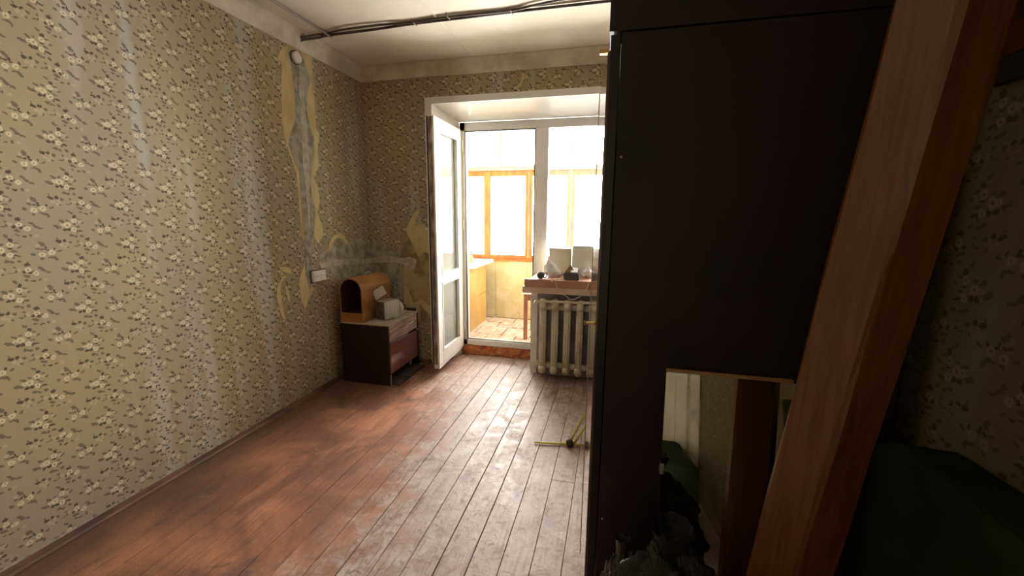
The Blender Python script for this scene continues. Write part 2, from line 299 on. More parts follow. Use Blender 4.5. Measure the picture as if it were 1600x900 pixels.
worn = t.mix(t.step(fine, .50, .66, 0, .75), worn, (.17, .11, .085))
# where feet have worn the paint through: a broad path down to the balcony door
wm = t.math('ADD', t.step(X, -1.62, -.62), t.math('MULTIPLY', t.step(Y, 2.2, 3.1), .5))
wm = t.math('ADD', wm, t.math('MULTIPLY_ADD', blot2, 1.7, -.85)); wm = t.math('ADD', wm, t.math('MULTIPLY_ADD', blot, 1.4, -.7))
wear = t.step(wm, .25, 1.0, 0, .88)
c = t.mix(wear, paint, worn)
c = t.mix(t.step(t.noise(P, 3.3, 7, .75, 1), .52, .70, 0, .8), c, (.085, .055, .045))
c = t.mix(t.step(grain, .50, .68, 0, .6), c, (.11, .065, .048))
c = t.mix(t.step(t.noise(t.mapping(PB, scale=(30, 1.2, 1)), 6, 3, .6, 1.5), .66, .72, 0, .6), c, (.58, .46, .36))
c = t.mix(t.step(t.noise(P, 55, 3, .7, 2), .62, .70, 0, .7), c, (.10, .06, .05))
c = t.mix(t.step(t.noise(t.mapping(P, scale=(1, 1, 1), rot=(0, 0, .5)), 5.5, 8, .8, 2.5), .60, .66, 0, .45), c, (.50, .38, .31))
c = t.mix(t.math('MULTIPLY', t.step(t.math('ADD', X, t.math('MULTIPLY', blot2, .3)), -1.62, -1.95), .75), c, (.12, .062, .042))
t.col(c); t.rough(t.step(t.math('ADD', blot2, t.math('MULTIPLY', fine, .4)), .4, 1.0, .34, .72)); t.bump(t.math('ADD', t.math('MULTIPLY', grain, .5), fine), .45, .0025)
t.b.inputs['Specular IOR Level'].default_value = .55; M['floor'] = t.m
M['baseboard'] = simple('baseboard_paint', (.22, .095, .055), .5, (.09, .05, .035), 9, stretch=(1, .4, 1), bump=.3)
# chipboard riser
t = NT('orange_chipboard'); P = t.pos(); v = t.n('ShaderNodeTexVoronoi'); t.l(t.mapping(P, scale=(1, 1, 2.2), rot=(0, .3, 0)), v.inputs['Vector']); v.inputs['Scale'].default_value = 26
c = t.mix(t.step(t.noise(P, 16, 5, .7, 1.5), .38, .6), (.30, .075, .022), (.62, .25, .08)); t.col(t.mix(.3, c, v.outputs['Color'], 'OVERLAY')); t.rough(.4); t.bump(v.outputs['Distance'], .7, .006); M['osb'] = t.m
# worn parapet lining
t = NT('worn_yellow_lining'); P = t.pos(); c = t.mix(t.step(t.noise(P, 5, 5), .4, .6), (.50, .41, .20), (.58, .49, .28)); c = t.mix(t.step(t.noise(P, 15, 6, .75, 1.2), .56, .66, 0, .8), c, (.36, .26, .12))
t.col(c); t.rough(.7); t.bump(t.noise(P, 15, 6), .4); M['lining'] = t.m
t = NT('pale_stone_tile'); P = t.pos(); c = t.mix(t.step(t.noise(P, 6, 6, .7, 1.5), .42, .6), (.70, .62, .55), (.52, .34, .26)); c = t.mix(t.step(t.noise(P, 22, 5), .6, .7, 0, .7), c, (.36, .24, .18)); t.col(c); t.rough(.45); M['tile'] = t.m
# glass
def glass(name, haze, tint=(1, 1, 1), lit_veil=0):
    m = bpy.data.materials.new(name); m.use_nodes = True; n = m.node_tree; n.nodes.clear(); o = n.nodes.new('ShaderNodeOutputMaterial')
    tr = n.nodes.new('ShaderNodeBsdfTransparent'); tr.inputs[0].default_value = (*tint, 1); gl = n.nodes.new('ShaderNodeBsdfGlossy'); gl.inputs['Roughness'].default_value = .02
    fr = n.nodes.new('ShaderNodeFresnel'); fr.inputs[0].default_value = 1.45; mx = n.nodes.new('ShaderNodeMixShader'); n.links.new(fr.outputs[0], mx.inputs[0]); n.links.new(tr.outputs[0], mx.inputs[1]); n.links.new(gl.outputs[0], mx.inputs[2])
    last = mx
    if haze:
        tl = n.nodes.new('ShaderNodeBsdfTranslucent'); tl.inputs[0].default_value = (.95, .95, .92, 1); m2 = n.nodes.new('ShaderNodeMixShader'); m2.inputs[0].default_value = haze
        n.links.new(mx.outputs[0], m2.inputs[1]); n.links.new(tl.outputs[0], m2.inputs[2]); last = m2
    if lit_veil:
        df = n.nodes.new('ShaderNodeBsdfDiffuse'); df.inputs[0].default_value = (.85, .9, .86, 1); m3 = n.nodes.new('ShaderNodeMixShader'); m3.inputs[0].default_value = lit_veil
        n.links.new(last.outputs[0], m3.inputs[1]); n.links.new(df.outputs[0], m3.inputs[2]); last = m3
    n.links.new(last.outputs[0], o.inputs[0]); return m
M['glass'] = glass('clear_pane', 0); M['glass_dusty'] = glass('dusty_pane', .012); M['glass_door'] = glass('door_pane', .05, (.95, .98, .96), .22)  # door pane: diffuse whitening stands in for the lit reveal behind it
t = NT('old_mirror'); P = t.pos(); t.b.inputs['Metallic'].default_value = 1; t.col(t.mix(t.step(t.noise(P, 9, 5), .5, .75, 0, .3), (.74, .70, .60), (.5, .46, .38))); t.rough(t.step(t.noise(P, 11, 5), .45, .8, .02, .16)); M['mirror'] = t.m
t = NT('black_polythene'); P = t.pos(); t.col((.014, .013, .014)); t.rough(.3); t.bump(t.noise(P, 22, 5, .7, 1.2), .9, .02); M['bag'] = t.m
t = NT('clear_polythene'); P = t.pos(); t.col((.07, .062, .055)); t.rough(.3); t.bump(t.noise(P, 30, 4, .7, 1), .9, .01); M['bag_clear'] = t.m
t = NT('white_polythene'); P = t.pos(); t.col((.82, .84, .82)); t.rough(.35); t.bump(t.noise(P, 25, 4, .7, 1), .8, .01); M['bag_white'] = t.m

# ---------------- the room ----------------
LX, RX, DY, BY, CZ = -2.159, .70, 3.324, -1.35, 2.55
def struct(name, bm, mat, parent=None, **k):
    o = obj(name, bm, mat, parent, **k)
    if not parent: tag(o, kind='structure')
    return o
floor = struct('floor', box(LX, RX, BY, 3.66, -.12, -.022), M['shelf_dark'])
seams = [-2.150 + .1186 * i for i in range(25)]
cuts = {}
rb = random.Random(4)
for i, x0 in enumerate(seams):
    x1 = min(x0 + .1186, RX - .001)
    if x1 - x0 < .02: continue
    if x0 < LX: x0 = LX
    ends = [BY + .005, 3.622 if -1.50 < x0 < -.66 else DY - .003]
    k = [rb.uniform(-.9, .4)]
    if abs(x0 + .2525) < .03: k = [1.912]
    elif rb.random() < .08 and x0 < -.4: k.append(rb.uniform(1.2, 2.9))
    ys = [ends[0]] + sorted(k) + [ends[1]]
    for a, b in zip(ys, ys[1:]):
        g = rb.uniform(.0009, .0022); dz = rb.uniform(-.0012, .0008)
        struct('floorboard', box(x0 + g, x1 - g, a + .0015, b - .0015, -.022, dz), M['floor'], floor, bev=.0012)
wl = struct('wall_left', box(LX - .15, LX, BY - .15, 5.0, -.12, CZ + .1), M['wp_y'])
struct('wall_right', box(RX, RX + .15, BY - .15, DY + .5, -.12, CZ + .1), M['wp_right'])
struct('wall_back', box(LX, RX, BY - .15, BY, -.12, CZ + .1), M['wp_y'])
struct('ceiling', box(LX - .15, RX + .15, BY - .15, 3.85, CZ, CZ + .15), M['ceiling'])
# window wall with the opening of door and window
OX0, OX1, OZ, WZ = -1.515, .47, 2.238, .79
bm = box(LX, OX0, DY, 3.85, -.12, CZ); box(OX1, RX, DY, 3.85, -.12, CZ, bm); box(OX0, OX1, DY, 3.85, OZ, CZ, bm)
wf = struct('wall_front', bm, M['wp_x'])
bm = box(-.65, OX1, DY + .002, 3.85, -.02, WZ); struct('wall_below_window', bm, M['niche'])
struct('trim_11', box(-.652, -.598, DY - .006, DY + .06, 0, .727), M['pier'])
d2 = struct('door_2', box(-.19, .605, BY - .01, BY + .035, .01, 2.02), M['cream_door'], bev=.003)
for za, zb in ((.18, .85), (.98, 1.88)):
    for xa, xb in ((-.09, .19), (.25, .52)): struct('door_panel', box(xa, xb, BY + .034, BY + .044, za, zb), M['cream_door'], d2, bev=.004)
struct('door_handle', tube([(-.14, BY + .03, 1.02), (-.14, BY + .08, 1.02), (-.04, BY + .08, 1.02)], .009, 8), M['brass'], d2)
struct('trim_12', box(.622, .69, BY - .005, BY + .05, 0, 2.1, box(-.27, -.205, BY - .005, BY + .05, 0, 2.1, box(-.205, .622, BY - .005, BY + .05, 2.035, 2.1))), M['cream_door'])
# paper torn off the walls, down to backing paper and plaster
def patch(poly, axis, level, mat, parent, name, seed, amp=.0028):
    pr = ragged(poly, amp, 7, seed); d = .0015 * level
    if axis == 'L': b = prism(pr, 0, LX - .001, LX + d)
    else: b = prism(pr, 1, DY + .001, DY - d)
    return obj(name, b, mat, parent)
for i, (pl_, lv, mt, nm) in enumerate(((T_MAIN, 1, 'torn', 'torn_paper'), (P_CORNERL, 1, 'plaster', 'bare_plaster'), (P_MAIN, 2, 'plaster', 'bare_plaster'), (P_RIDGE, 4, 'plaster_light', 'filler_ridge'), (T_CRESC, 1, 'torn', 'torn_paper'),
        (T_TAIL, 1, 'torn', 'torn_paper'), (T_TAIL2, 1, 'torn', 'torn_paper'), (T_LEAF, 1, 'torn', 'torn_paper'), (T_ARC, 2, 'torn', 'torn_paper'), (T_CHANL, 2, 'plaster_light', 'filled_groove'))):
    patch(pl_, 'L', lv, M[mt], wl, nm, i)
for i, (pl_, lv, mt, nm) in enumerate(((P_CORNERB, 1, 'plaster', 'bare_plaster'), (P_BARE, 1, 'bare', 'bare_plaster'), (T_BARE2, 2, 'torn', 'torn_paper'), (T_BARE3, 2, 'torn', 'torn_paper'), (T_CHANB, 3, 'plaster_light', 'filled_groove'), (T_SPIKE, 1, 'torn', 'torn_paper'))):
    patch(pl_, 'B', lv, M[mt], wf, nm, 20 + i)
# cornice: cove profile on the left, window and right walls
CH, CP = .105, .062
prof = [(0, -CH), (.008, -CH), (.014, -CH + .012), (.024, -CH + .045), (.040, -.03), (CP - .006, -.012), (CP, -.008), (CP, 0), (0, 0)]
struct('trim_1', prism([(LX + a, CZ + b) for a, b in prof], 1, BY, DY), M['cornice'])
struct('trim_2', prism([(DY - a, CZ + b) for a, b in prof], 0, LX, RX), M['cornice'])
struct('trim_3', prism([(RX - a, CZ + b) for a, b in prof], 1, BY, DY), M['cornice'])
def base_prof(x, s): return [(x, 0), (x + s * .034, 0), (x + s * .034, .006), (x + s * .026, .014), (x + s * .012, .019), (x, .024)]
struct('baseboard_left', prism(base_prof(LX, 1), 1, BY, DY), M['baseboard'])
struct('baseboard_front', prism([(DY - (u - 0), z) for u, z in base_prof(0, 1)], 0, LX + .03, -1.575), M['baseboard'])
struct('baseboard_right', prism(base_prof(RX, -1), 1, BY + .055, DY), M['baseboard'])
# ceiling panel joint strip
struct('trim_4', tube([(-1.13, BY, 2.5495), (-1.133, 2.39, 2.5495), (-1.145, 3.25, 2.5495)], .004, 6), M['white_round'])
# casing round the opening and flared reveal linings
bm = box(-1.571, OX0 + .004, DY - .012, DY + .002, .0, 2.288); box(OX0, OX1 + .05, DY - .012, DY + .002, 2.236, 2.288, bm); box(OX1, OX1 + .05, DY - .012, DY + .002, .84, 2.236, bm)
struct('trim_5', bm, M['pvc'])
FX0, FX1, FY, FZ0, FZ1 = -1.392, .36, 3.63, .095, 2.15
bm = bmesh.new(); vs = [bm.verts.new(v) for v in ((OX0, DY, OZ), (OX1, DY, OZ), (FX1, FY, FZ1), (FX0, FY, FZ1), (OX0, DY, OZ + .01), (OX1, DY, OZ + .01), (FX1, FY, FZ1 + .1), (FX0, FY, FZ1 + .1))]
for f in ((0, 1, 2, 3), (4, 5, 6, 7), (0, 1, 5, 4), (2, 3, 7, 6), (0, 3, 7, 4), (1, 2, 6, 5)): bm.faces.new([vs[i] for i in f])
struct('trim_6', bm, M['pvc_soffit'])
bm = bmesh.new()
for xa, xb, z0a in ((OX0, FX0, 0), (OX1, FX1, .84)):
    e = -.12 if xa < 0 else .12
    vs = [bm.verts.new(v) for v in ((xa, DY, z0a), (xb, FY, z0a), (xb, FY, FZ1), (xa, DY, OZ), (xa + e * .1, DY, z0a), (xb + e, FY, z0a), (xb + e, FY, FZ1 + .05), (xa + e * .1, DY, OZ))]
    for f in ((0, 1, 2, 3), (4, 5, 6, 7), (0, 1, 5, 4), (2, 3, 7, 6), (0, 3, 7, 4), (1, 2, 6, 5)): bm.faces.new([vs[i] for i in f])
struct('trim_7', bm, M['pvc'])
struct('trim_8', box(-1.46, -.65, 3.625, 3.70, -.02, .098), M['osb'])        # riser below the balcony door
# white frame: door opening left, fixed window right, one broad mullion between
bm = box(FX0, FX0 + .055, FY, FY + .07, FZ0, FZ1); box(FX0, FX1, FY, FY + .07, 2.075, FZ1, bm); box(-.698, -.582, FY - .004, FY + .07, FZ0, 2.075, bm)
box(FX1 - .06, FX1, FY, FY + .07, .79, FZ1, bm); box(-.60, FX1, FY, FY + .07, .79, .875, bm); box(FX0, -.69, FY, FY + .07, FZ0, .150, bm)
win = struct('window_1', bm, M['pvc'], bev=.004)
struct('pane', box(-.59, FX1 - .05, FY + .03, FY + .038, .87, 2.08), M['glass_dusty'], win)
struct('threshold_strip', box(FX0 + .02, -.70, FY + .01, FY + .03, .150, .156), M['gasket'], win)
bm = box(FX0 + .05, FX0 + .058, FY - .002, FY + .02, .15, 2.08); box(-.706, -.698, FY - .002, FY + .02, .15, 2.075, bm); box(FX0 + .05, -.70, FY - .002, FY + .02, 2.067, 2.075, bm)
struct('frame_seal', bm, M['gasket'], win)
# balcony door leaf, opened ninety degrees into the room
DX, D0, D1, Z0, Z1 = -1.37, 3.035, 3.615, .09, 2.085
fx0, fx1 = DX - .062, DX
bm = box(fx0, fx1, D0, D0 + .095, Z0, Z1); box(fx0, fx1, D1 - .095, D1, Z0, Z1, bm); box(fx0, fx1, D0 + .09, D1 - .09, Z1 - .095, Z1, bm); box(fx0, fx1, D0 + .09, D1 - .09, Z0, Z0 + .11, bm); box(fx0, fx1, D0 + .09, D1 - .09, .775, .855, bm)
door = struct('door_1', bm, M['pvc'], bev=.006)
for za, zb in ((Z0 + .105, .78), (.85, Z1 - .09)):
    struct('pane', box(DX - .036, DX - .028, D0 + .088, D1 - .088, za, zb), M['glass_door'], door)
    bm = box(DX - .012, DX + .003, D0 + .092, D0 + .106, za, zb); box(DX - .012, DX + .003, D1 - .106, D1 - .092, za, zb, bm); box(DX - .012, DX + .003, D0 + .1, D1 - .1, za, za + .014, bm); box(DX - .012, DX + .003, D0 + .1, D1 - .1, zb - .014, zb, bm)
    struct('glazing_bead', bm, M['pvc'], door)
struct('edge_strip', box(fx0 + .016, fx1 - .014, D0 - .003, D0 + .002, Z0 + .01, Z1 - .01), M['pvc_dirty'], door)
struct('seal', box(fx0 + .004, fx0 + .013, D0 - .006, D0 + .002, Z0 + .01, Z1 - .005), M['gasket'], door)
bm = tube(smooth_path([(fx0, D0 + .045, 1.228), (fx0 - .045, D0 + .045, 1.228), (fx0 - .05, D0 + .06, 1.226), (fx0 - .05, D0 + .16, 1.222)], 5), .009, 10); box(fx0 - .008, fx0, D0 + .03, D0 + .06, 1.19, 1.27, bm)
struct('door_handle', bm, M['pvc'], door, smooth=False)
for z in (.3, 1.25, 1.95): struct('hinge', tube([(DX + .008, D1 + .004, z - .045), (DX + .008, D1 + .004, z + .045)], .010, 10), M['pvc'], door)
# shaped drip rail at the foot of the door
struct('drip_rail', prism([(D0 + .01, Z0), (D1 - .01, Z0), (D1 - .01, Z0 - .012), (D0 + .06, Z0 - .03), (D0 + .01, Z0 - .03)], 0, fx0 + .01, fx1 - .004), M['pvc'], door)

# ---------------- balcony ----------------
BZ = .095
bal = struct('floor_balcony', box(-2.3, 1.0, 3.70, 4.9, -.12, BZ - .014), M['shelf_dark'])
rt = random.Random(9)
xs = [-2.15, -1.86, -1.55, -1.245, -.94, -.64, -.33, 0, .3, .6]; ys = [3.72, 4.02, 4.31, 4.52, 4.73]
for i in range(len(xs) - 1):
    for j in range(len(ys) - 1):
        s = .14 if j % 2 else 0
        struct('floor_tile', box(xs[i] + .006 + s, xs[i + 1] - .006 + s, ys[j] + .005, ys[j + 1] - .005, BZ - .014, BZ + rt.uniform(-.003, .003)), M['tile'], bal)
par = struct('wall_parapet', box(-2.16, 1.0, 4.75, 4.87, -.12, .80), M['shelf_dark'])
for i in range(8):
    x0 = -2.155 + i * .39; struct('lining_panel', box(x0 + .002, x0 + .388, 4.738 + (i % 2) * .004, 4.75, BZ, .797), M['lining'], par)
struct('wall_balcony_end', box(.9, 1.0, 3.85, 4.9, -.12, 2.5), M['lining'])
struct('ceiling_balcony', box(-2.3, 1.0, 3.85, 5.0, 2.36, 2.5), M['pvc'])
bm = box(-2.155, .9, 4.735, 4.85, 1.845, 1.895); struct('trim_9', bm, M['pink_wood'])
bm = box(-2.155, .9, 4.725, 4.86, .797, .822); struct('trim_10', bm, M['orange_wood'])
posts = [-2.12, -1.49, -.985, -.50, .02, .50]
wn = 2
for k, (a, b) in enumerate(zip(posts, posts[1:])):
    # each sash is its own orange frame with a pane
    x0, x1 = a + .002, b - .002; z0, z1 = .822, 1.845; s = .044
    bm = box(x0, x0 + s, 4.76, 4.81, z0, z1); box(x1 - s * .9, x1, 4.76, 4.81, z0, z1, bm); box(x0 + s, x1 - s * .9, 4.76, 4.81, z1 - .062, z1, bm); box(x0 + s, x1 - s * .9, 4.76, 4.81, z0, z0 + .045, bm)
    o = struct('window_%d' % wn, bm, M['orange_wood'], bev=.004); wn += 1
    struct('pane', box(x0 + s - .01, x1 - s * .9 + .01, 4.783, 4.787, z0 + .035, z1 - .055), M['glass'], o)
for k, (a, b) in enumerate(zip([-2.155, -1.335, -.50, .3], [-1.335, -.50, .3, .9])):
    bm = box(a, a + .016, 4.775, 4.79, 1.895, 2.36); box(a + .016, b, 4.775, 4.79, 2.33, 2.36, bm)
    o = struct('window_%d' % wn, bm, M['red_wood']); wn += 1
    struct('pane', box(a + .008, b - .001, 4.781, 4.785, 1.895, 2.34), M['glass'], o)

# ---------------- things on the balcony ----------------
t = thing('balcony_cabinet', 'yellow-sided cabinet with white worktop and dark open shelves on the balcony', 'cabinet', (-1.7, 4.35, BZ))
obj('worktop', box(-2.10, -1.37, 3.95, 4.62, .795, .825), M['white_top'], t, bev=.004)
obj('rail', box(-2.08, -1.475, 4.0, 4.03, .735, .795), M['pink_wood'], t)
for za, zb in ((BZ, .44), (.445, .79)): obj('side_panel', box(-1.475, -1.455, 4.03, 4.60, za, zb), M['yellow_panel'], t, bev=.003)
obj('post', box(-1.50, -1.452, 4.0, 4.03, BZ, .735), M['red_wood'], t)
obj('side_panel', box(-2.10, -2.08, 4.0, 4.60, BZ, .79), M['red_wood'], t)
obj('back_panel', box(-2.08, -1.475, 4.58, 4.60, BZ, .79), M['shelf_dark'], t)
for z in (.30, .54): obj('shelf', box(-2.08, -1.475, 4.04, 4.58, z, z + .015), M['shelf_dark'], t)
def jar(x, y, z, r, h, label, mat, lid, cat='jar', group=None):
    j = thing(cat if ' ' not in cat else cat.replace(' ', '_'), label, cat, (x, y, z), group)
    pts = [(x, y, z), (x, y, z + h * .1), (x, y, z + h * .7), (x, y, z + h * .8), (x, y, z + h * .86)]
    obj('body', tube(pts, [r * .9, r, r, r * .8, r * .6], 16), mat, j, smooth=True)
    obj('lid', tube([(x, y, z + h * .86), (x, y, z + h)], r * .66, 14), lid, j)
jar(-1.555, 4.10, .555, .045, .15, 'dark jar on the top shelf of the balcony cabinet', M['box_dark'], M['white_round'], group='jars in the balcony cabinet')
jar(-1.56, 4.10, .315, .05, .17, 'grey jar on the middle shelf of the balcony cabinet', M['grey_plastic'], M['white_round'], group='jars in the balcony cabinet')
jar(-1.565, 4.12, BZ, .05, .17, 'dark jar on the floor inside the balcony cabinet', M['box_dark'], M['grey_plastic'], group='jars in the balcony cabinet')
jar(-1.52, 4.25, .825, .030, .075, 'small yellow jar standing on the white balcony worktop', M['yellow_panel'], M['yellow_panel'])
t = thing('side_table', 'small red-brown table with white top on the balcony beside the doorway', 'table', (-.65, 4.1, BZ))
obj('tabletop', box(-.87, -.40, 3.92, 4.35, .565, .583), M['white_top'], t, bev=.003)
for x, y in ((-.83, 3.95), (-.44, 3.95), (-.83, 4.30), (-.44, 4.30)): obj('leg', box(x - .018, x + .018, y - .018, y + .018, BZ, .565), M['red_wood'], t)
obj('apron', box(-.82, -.43, 3.945, 3.96, .50, .565), M['red_wood'], t)

# ---------------- window sill and what lies on it ----------------
t = thing('window_sill', 'thick brown wooden window sill with paler rail below it above the radiator', 'window sill', (-.1, 3.3, .73))
obj('board', box(-.645, .46, 3.2, 3.628, WZ, .842), M['sill_brown'], t, bev=.003)
obj('nosing', box(-.683, .46, 3.175, 3.2, .782, .842), M['sill_brown'], t, bev=.003)
obj('lower_rail', box(-.70, .46, 3.18, 3.30, .728, .781), M['sill_pale'], t, bev=.003)
SZ = .842
def pack(name, label, x0, x1, y0, y1, z1, mat, wobble, seed, cat):
    bm = box(x0, x1, y0, y1, SZ, z1); bmesh.ops.subdivide_edges(bm, edges=bm.edges[:], cuts=7, use_grid_fill=True)
    for v in bm.verts:
        n = noise.noise_vector(v.co * 9 + Vector((seed, 0, 0))); v.co += Vector((n.x, n.y, n.z * .8)) * wobble * (1 if v.co.z > SZ + .01 else 0)
    return bm
t = thing('package', 'beige plastic-wrapped package upright on the sill against the glass', 'package', (-.44, 3.5, SZ))
obj('body', pack('', '', -.535, -.345, 3.47, 3.56, 1.06, M['box_pale'], .006, 1, ''), M['box_pale'], t, smooth=True)
obj('top_edge', pack('', '', -.54, -.335, 3.465, 3.565, 1.075, M['paper'], .006, 1, '') if False else box(-.54, -.345, 3.468, 3.562, 1.058, 1.070), M['paper'], t, bev=.003)
t = thing('package', 'pale green translucent package, taller and right of the beige one on the sill', 'package', (-.24, 3.5, SZ))
obj('body', pack('', '', -.335, -.14, 3.46, 3.57, 1.085, M['box_green'], .006, 5, ''), M['box_green'], t, smooth=True)
obj('top_edge', box(-.338, -.137, 3.458, 3.572, 1.083, 1.094), M['paper'], t, bev=.003)
def crumple(cx, cy, cz, rx, ry, h, seed, apex=(0, 0), sub=4, amp=.25, freq=14, power=1.0):
    bm = bmesh.new(); bmesh.ops.create_icosphere(bm, subdivisions=sub, radius=1)
    for v in bm.verts:
        d = v.co.normalized(); n = noise.fractal(d * freq * .18 + Vector((seed, seed, 0)), 1.0, 2.0, 4); r_ = abs(noise.noise(d * 3.1 + Vector((0, seed, 3))))
        s = 1 + amp * n - amp * .6 * (1 - r_) ** 4
        zz = (d.z * s + 1) / 2; zz = max(0, zz); taper = 1 - power * .55 * zz
        v.co = Vector((cx + d.x * s * rx * taper * 1.15 + apex[0] * zz, cy + d.y * s * ry * taper * 1.15 + apex[1] * zz, cz + zz * h))
    return bm
tag(obj('plastic_bag', crumple(-.465, 3.34, SZ, .085, .06, .15, 3, (-.055, 0), power=1.5), M['bag_white'], None, True, True), 'crumpled white plastic bag heaped on the left end of the sill', 'bag')
tag(obj('plastic_bag', crumple(-.20, 3.38, SZ, .06, .05, .09, 8, (.0, 0), power=1.3), M['bag_white'], None, True, True), 'small white crumpled bag on the sill behind the dark box', 'bag')
# dark round cup with a handle
t = thing('cup', 'small dark round cup lying at the left end of the sill', 'cup', (-.557, 3.22, SZ))
bm = tube([(-.557, 3.245, SZ + .030), (-.557, 3.235, SZ + .030), (-.557, 3.215, SZ + .030), (-.557, 3.196, SZ + .030), (-.557, 3.192, SZ + .030)], [.018, .027, .030, .027, .022], 18)
obj('body', bm, M['box_dark'], t, smooth=True)
bm = tube(smooth_path([(-.530, 3.22, SZ + .042), (-.512, 3.22, SZ + .045), (-.508, 3.22, SZ + .028), (-.520, 3.22, SZ + .012), (-.535, 3.22, SZ + .013)], 4), .0045, 8); obj('handle', bm, M['box_dark'], t, smooth=True)
# open dark box with flaps
t = thing('open_box', 'dark grey cardboard box with raised brown flap on the sill', 'box', (-.31, 3.25, SZ))
x0, x1, y0, y1, h = -.372, -.256, 3.205, 3.30, .052
bm = box(x0, x1, y0, y0 + .003, SZ, SZ + h); box(x0, x1, y1 - .003, y1, SZ, SZ + h, bm); box(x0, x0 + .003, y0, y1, SZ, SZ + h, bm); box(x1 - .003, x1, y0, y1, SZ, SZ + h, bm); box(x0, x1, y0, y1, SZ, SZ + .003, bm)
obj('body', bm, M['box_dark'], t)
obj('flap', prism([(x0 - .004, SZ + h), (x0 + .06, SZ + h + .012), (x0 + .072, SZ + h + .028), (x0 + .048, SZ + h + .068)], 1, y0 + .04, y0 + .043), M['cardboard'], t)
bm = prism([(y0, SZ + h), (y0 + .085, SZ + h + .03), (y0 + .085, SZ + h + .033), (y0, SZ + h + .003)], 0, x0 + .05, x1 + .008); obj('flap', bm, M['box_dark'], t)
tag(obj('paper_sheet', prism([(y0 + .01, SZ + h + .010), (y0 + .075, SZ + h + .037), (y0 + .075, SZ + h + .039), (y0 + .01, SZ + h + .012)], 0, x0 + .052, x1 - .01), M['paper'], None, False, True), 'white paper lying over the flap of the dark box', 'paper')
pth = smooth_path([(-.36, 3.19, SZ + .004), (-.40, 3.16, SZ + .014), (-.462, 3.17, SZ + .006), (-.455, 3.155, SZ - .008), (-.43, 3.158, SZ + .02), (-.424, 3.150, .82), (-.410, 3.14, .79), (-.383, 3.14, .755), (-.34, 3.14, .725), (-.297, 3.14, .70), (-.245, 3.14, .722), (-.206, 3.14, .755), (-.185, 3.14, .79), (-.172, 3.155, .83), (-.165, 3.165, SZ + .006), (-.15, 3.20, SZ + .004)], 6)
tag(obj('power_cord', tube(pth, .0028, 8), M['cream_cord'], None, True, True), 'thin cream cord looping off the sill in front of the radiator', 'cord')

# ---------------- radiator ----------------
t = thing('radiator', 'old cream cast-iron ribbed radiator under the window sill', 'radiator', (-.2, 3.24, .07))
def section_bm(cx):
    bm = bmesh.new(); RY0, RY1 = 3.175, 3.305; zb, zt = .075, .655
    for yy, rr in ((3.190, .021), (3.24, .016), (3.290, .021)):
        tube([(cx, yy, zb + .035), (cx, yy, zb + .06), (cx, yy, zt - .06), (cx, yy, zt - .035)], [rr * .6, rr, rr, rr * .6], 10, bm)
    for dx, yy in ((-.021, 3.180), (-.008, 3.170), (.008, 3.170), (.021, 3.180)): box(cx + dx - .0045, cx + dx + .0045, yy, 3.30, zb + .035, zt - .035, bm)      # raised ribs
    for z in (zb, zt):                                                      # rounded heads
        s = 1 if z == zt else -1
        ring = [(cx, 3.178, z - s * .05), (cx, 3.178, z - s * .028), (cx, 3.195, z - s * .008), (cx, 3.24, z), (cx, 3.272, z - s * .008), (cx, 3.288, z - s * .028), (cx, 3.290, z - s * .05)]
        tube(ring, [.022, .028, .031, .032, .031, .028, .022], 10, bm)
    return bm
for k in range(8):
    obj('section', section_bm(-.530 + .0985 * k), M['radiator'], t, smooth=True)
for z in (.115, .612): obj('hub', tube([(-.56, 3.24, z), (.20, 3.24, z)], .026, 14), M['radiator'], t, smooth=True)
obj('top_pipe', tube(smooth_path([(-.600, 3.185, .640), (-.585, 3.182, .655), (-.54, 3.180, .664), (-.1, 3.19, .672), (.3, 3.2, .675)], 6), .012, 10), M['radiator'], t, smooth=True)
obj('end_plug', tube([(-.585, 3.24, .115), (-.56, 3.24, .115)], .030, 8), M['radiator'], t)
for x in (-.43, -.04): obj('bracket', box(x - .012, x + .012, 3.24, DY - .001, .13, .15), M['radiator_dirty'], t)
for x in (.11,): obj('foot', box(x - .02, x + .02, 3.21, 3.27, 0, .09), M['radiator_dirty'], t)

# ---------------- nightstand and what stands on it ----------------
nx0, nx1, ny0, ny1, nz = -2.085, -1.665, 2.745, 3.245, .50
t = thing('nightstand', 'maroon bedside cabinet with striped drawer and pale top in the corner', 'nightstand', (-1.87, 3.0, 0))
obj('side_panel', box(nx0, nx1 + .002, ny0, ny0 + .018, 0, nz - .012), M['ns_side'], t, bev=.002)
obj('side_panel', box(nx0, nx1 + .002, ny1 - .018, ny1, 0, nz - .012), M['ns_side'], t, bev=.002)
obj('back_panel', box(nx0, nx0 + .006, ny0 + .018, ny1 - .018, .03, nz - .012), M['ns_side'], t)
obj('bottom_panel', box(nx0 + .006, nx1 - .02, ny0 + .018, ny1 - .018, .09, .106), M['ns_side'], t)
obj('top', box(nx0, nx1 + .004, ny0 - .002, ny1 + .002, nz - .012, nz), M['ns_top'], t, bev=.002)
obj('backstop', box(nx1 - .10, nx1 - .015, ny1 - .01, ny1 + .008, nz, nz + .02), M['ns_side'], t)
dr = obj('drawer', box(nx1 - .35, nx1, ny0 + .02, ny1 - .02, .352, nz - .016), M['ns_drawer'], t, bev=.002)
obj('pull', tube([(nx1, 3.05, .437), (nx1 + .02, 3.055, .437), (nx1 + .02, 3.125, .437), (nx1, 3.13, .437)], .0055, 8), M['chrome'], dr)
obj('lower_rail', box(nx1 - .02, nx1 + .006, ny0 + .02, ny1 - .18, .338, .350), M['chrome'], t)
dd = obj('door', box(nx1 - .018, nx1 + .001, ny0 + .02, ny1 - .02, .092, .338), M['ns_door'], t, bev=.002)
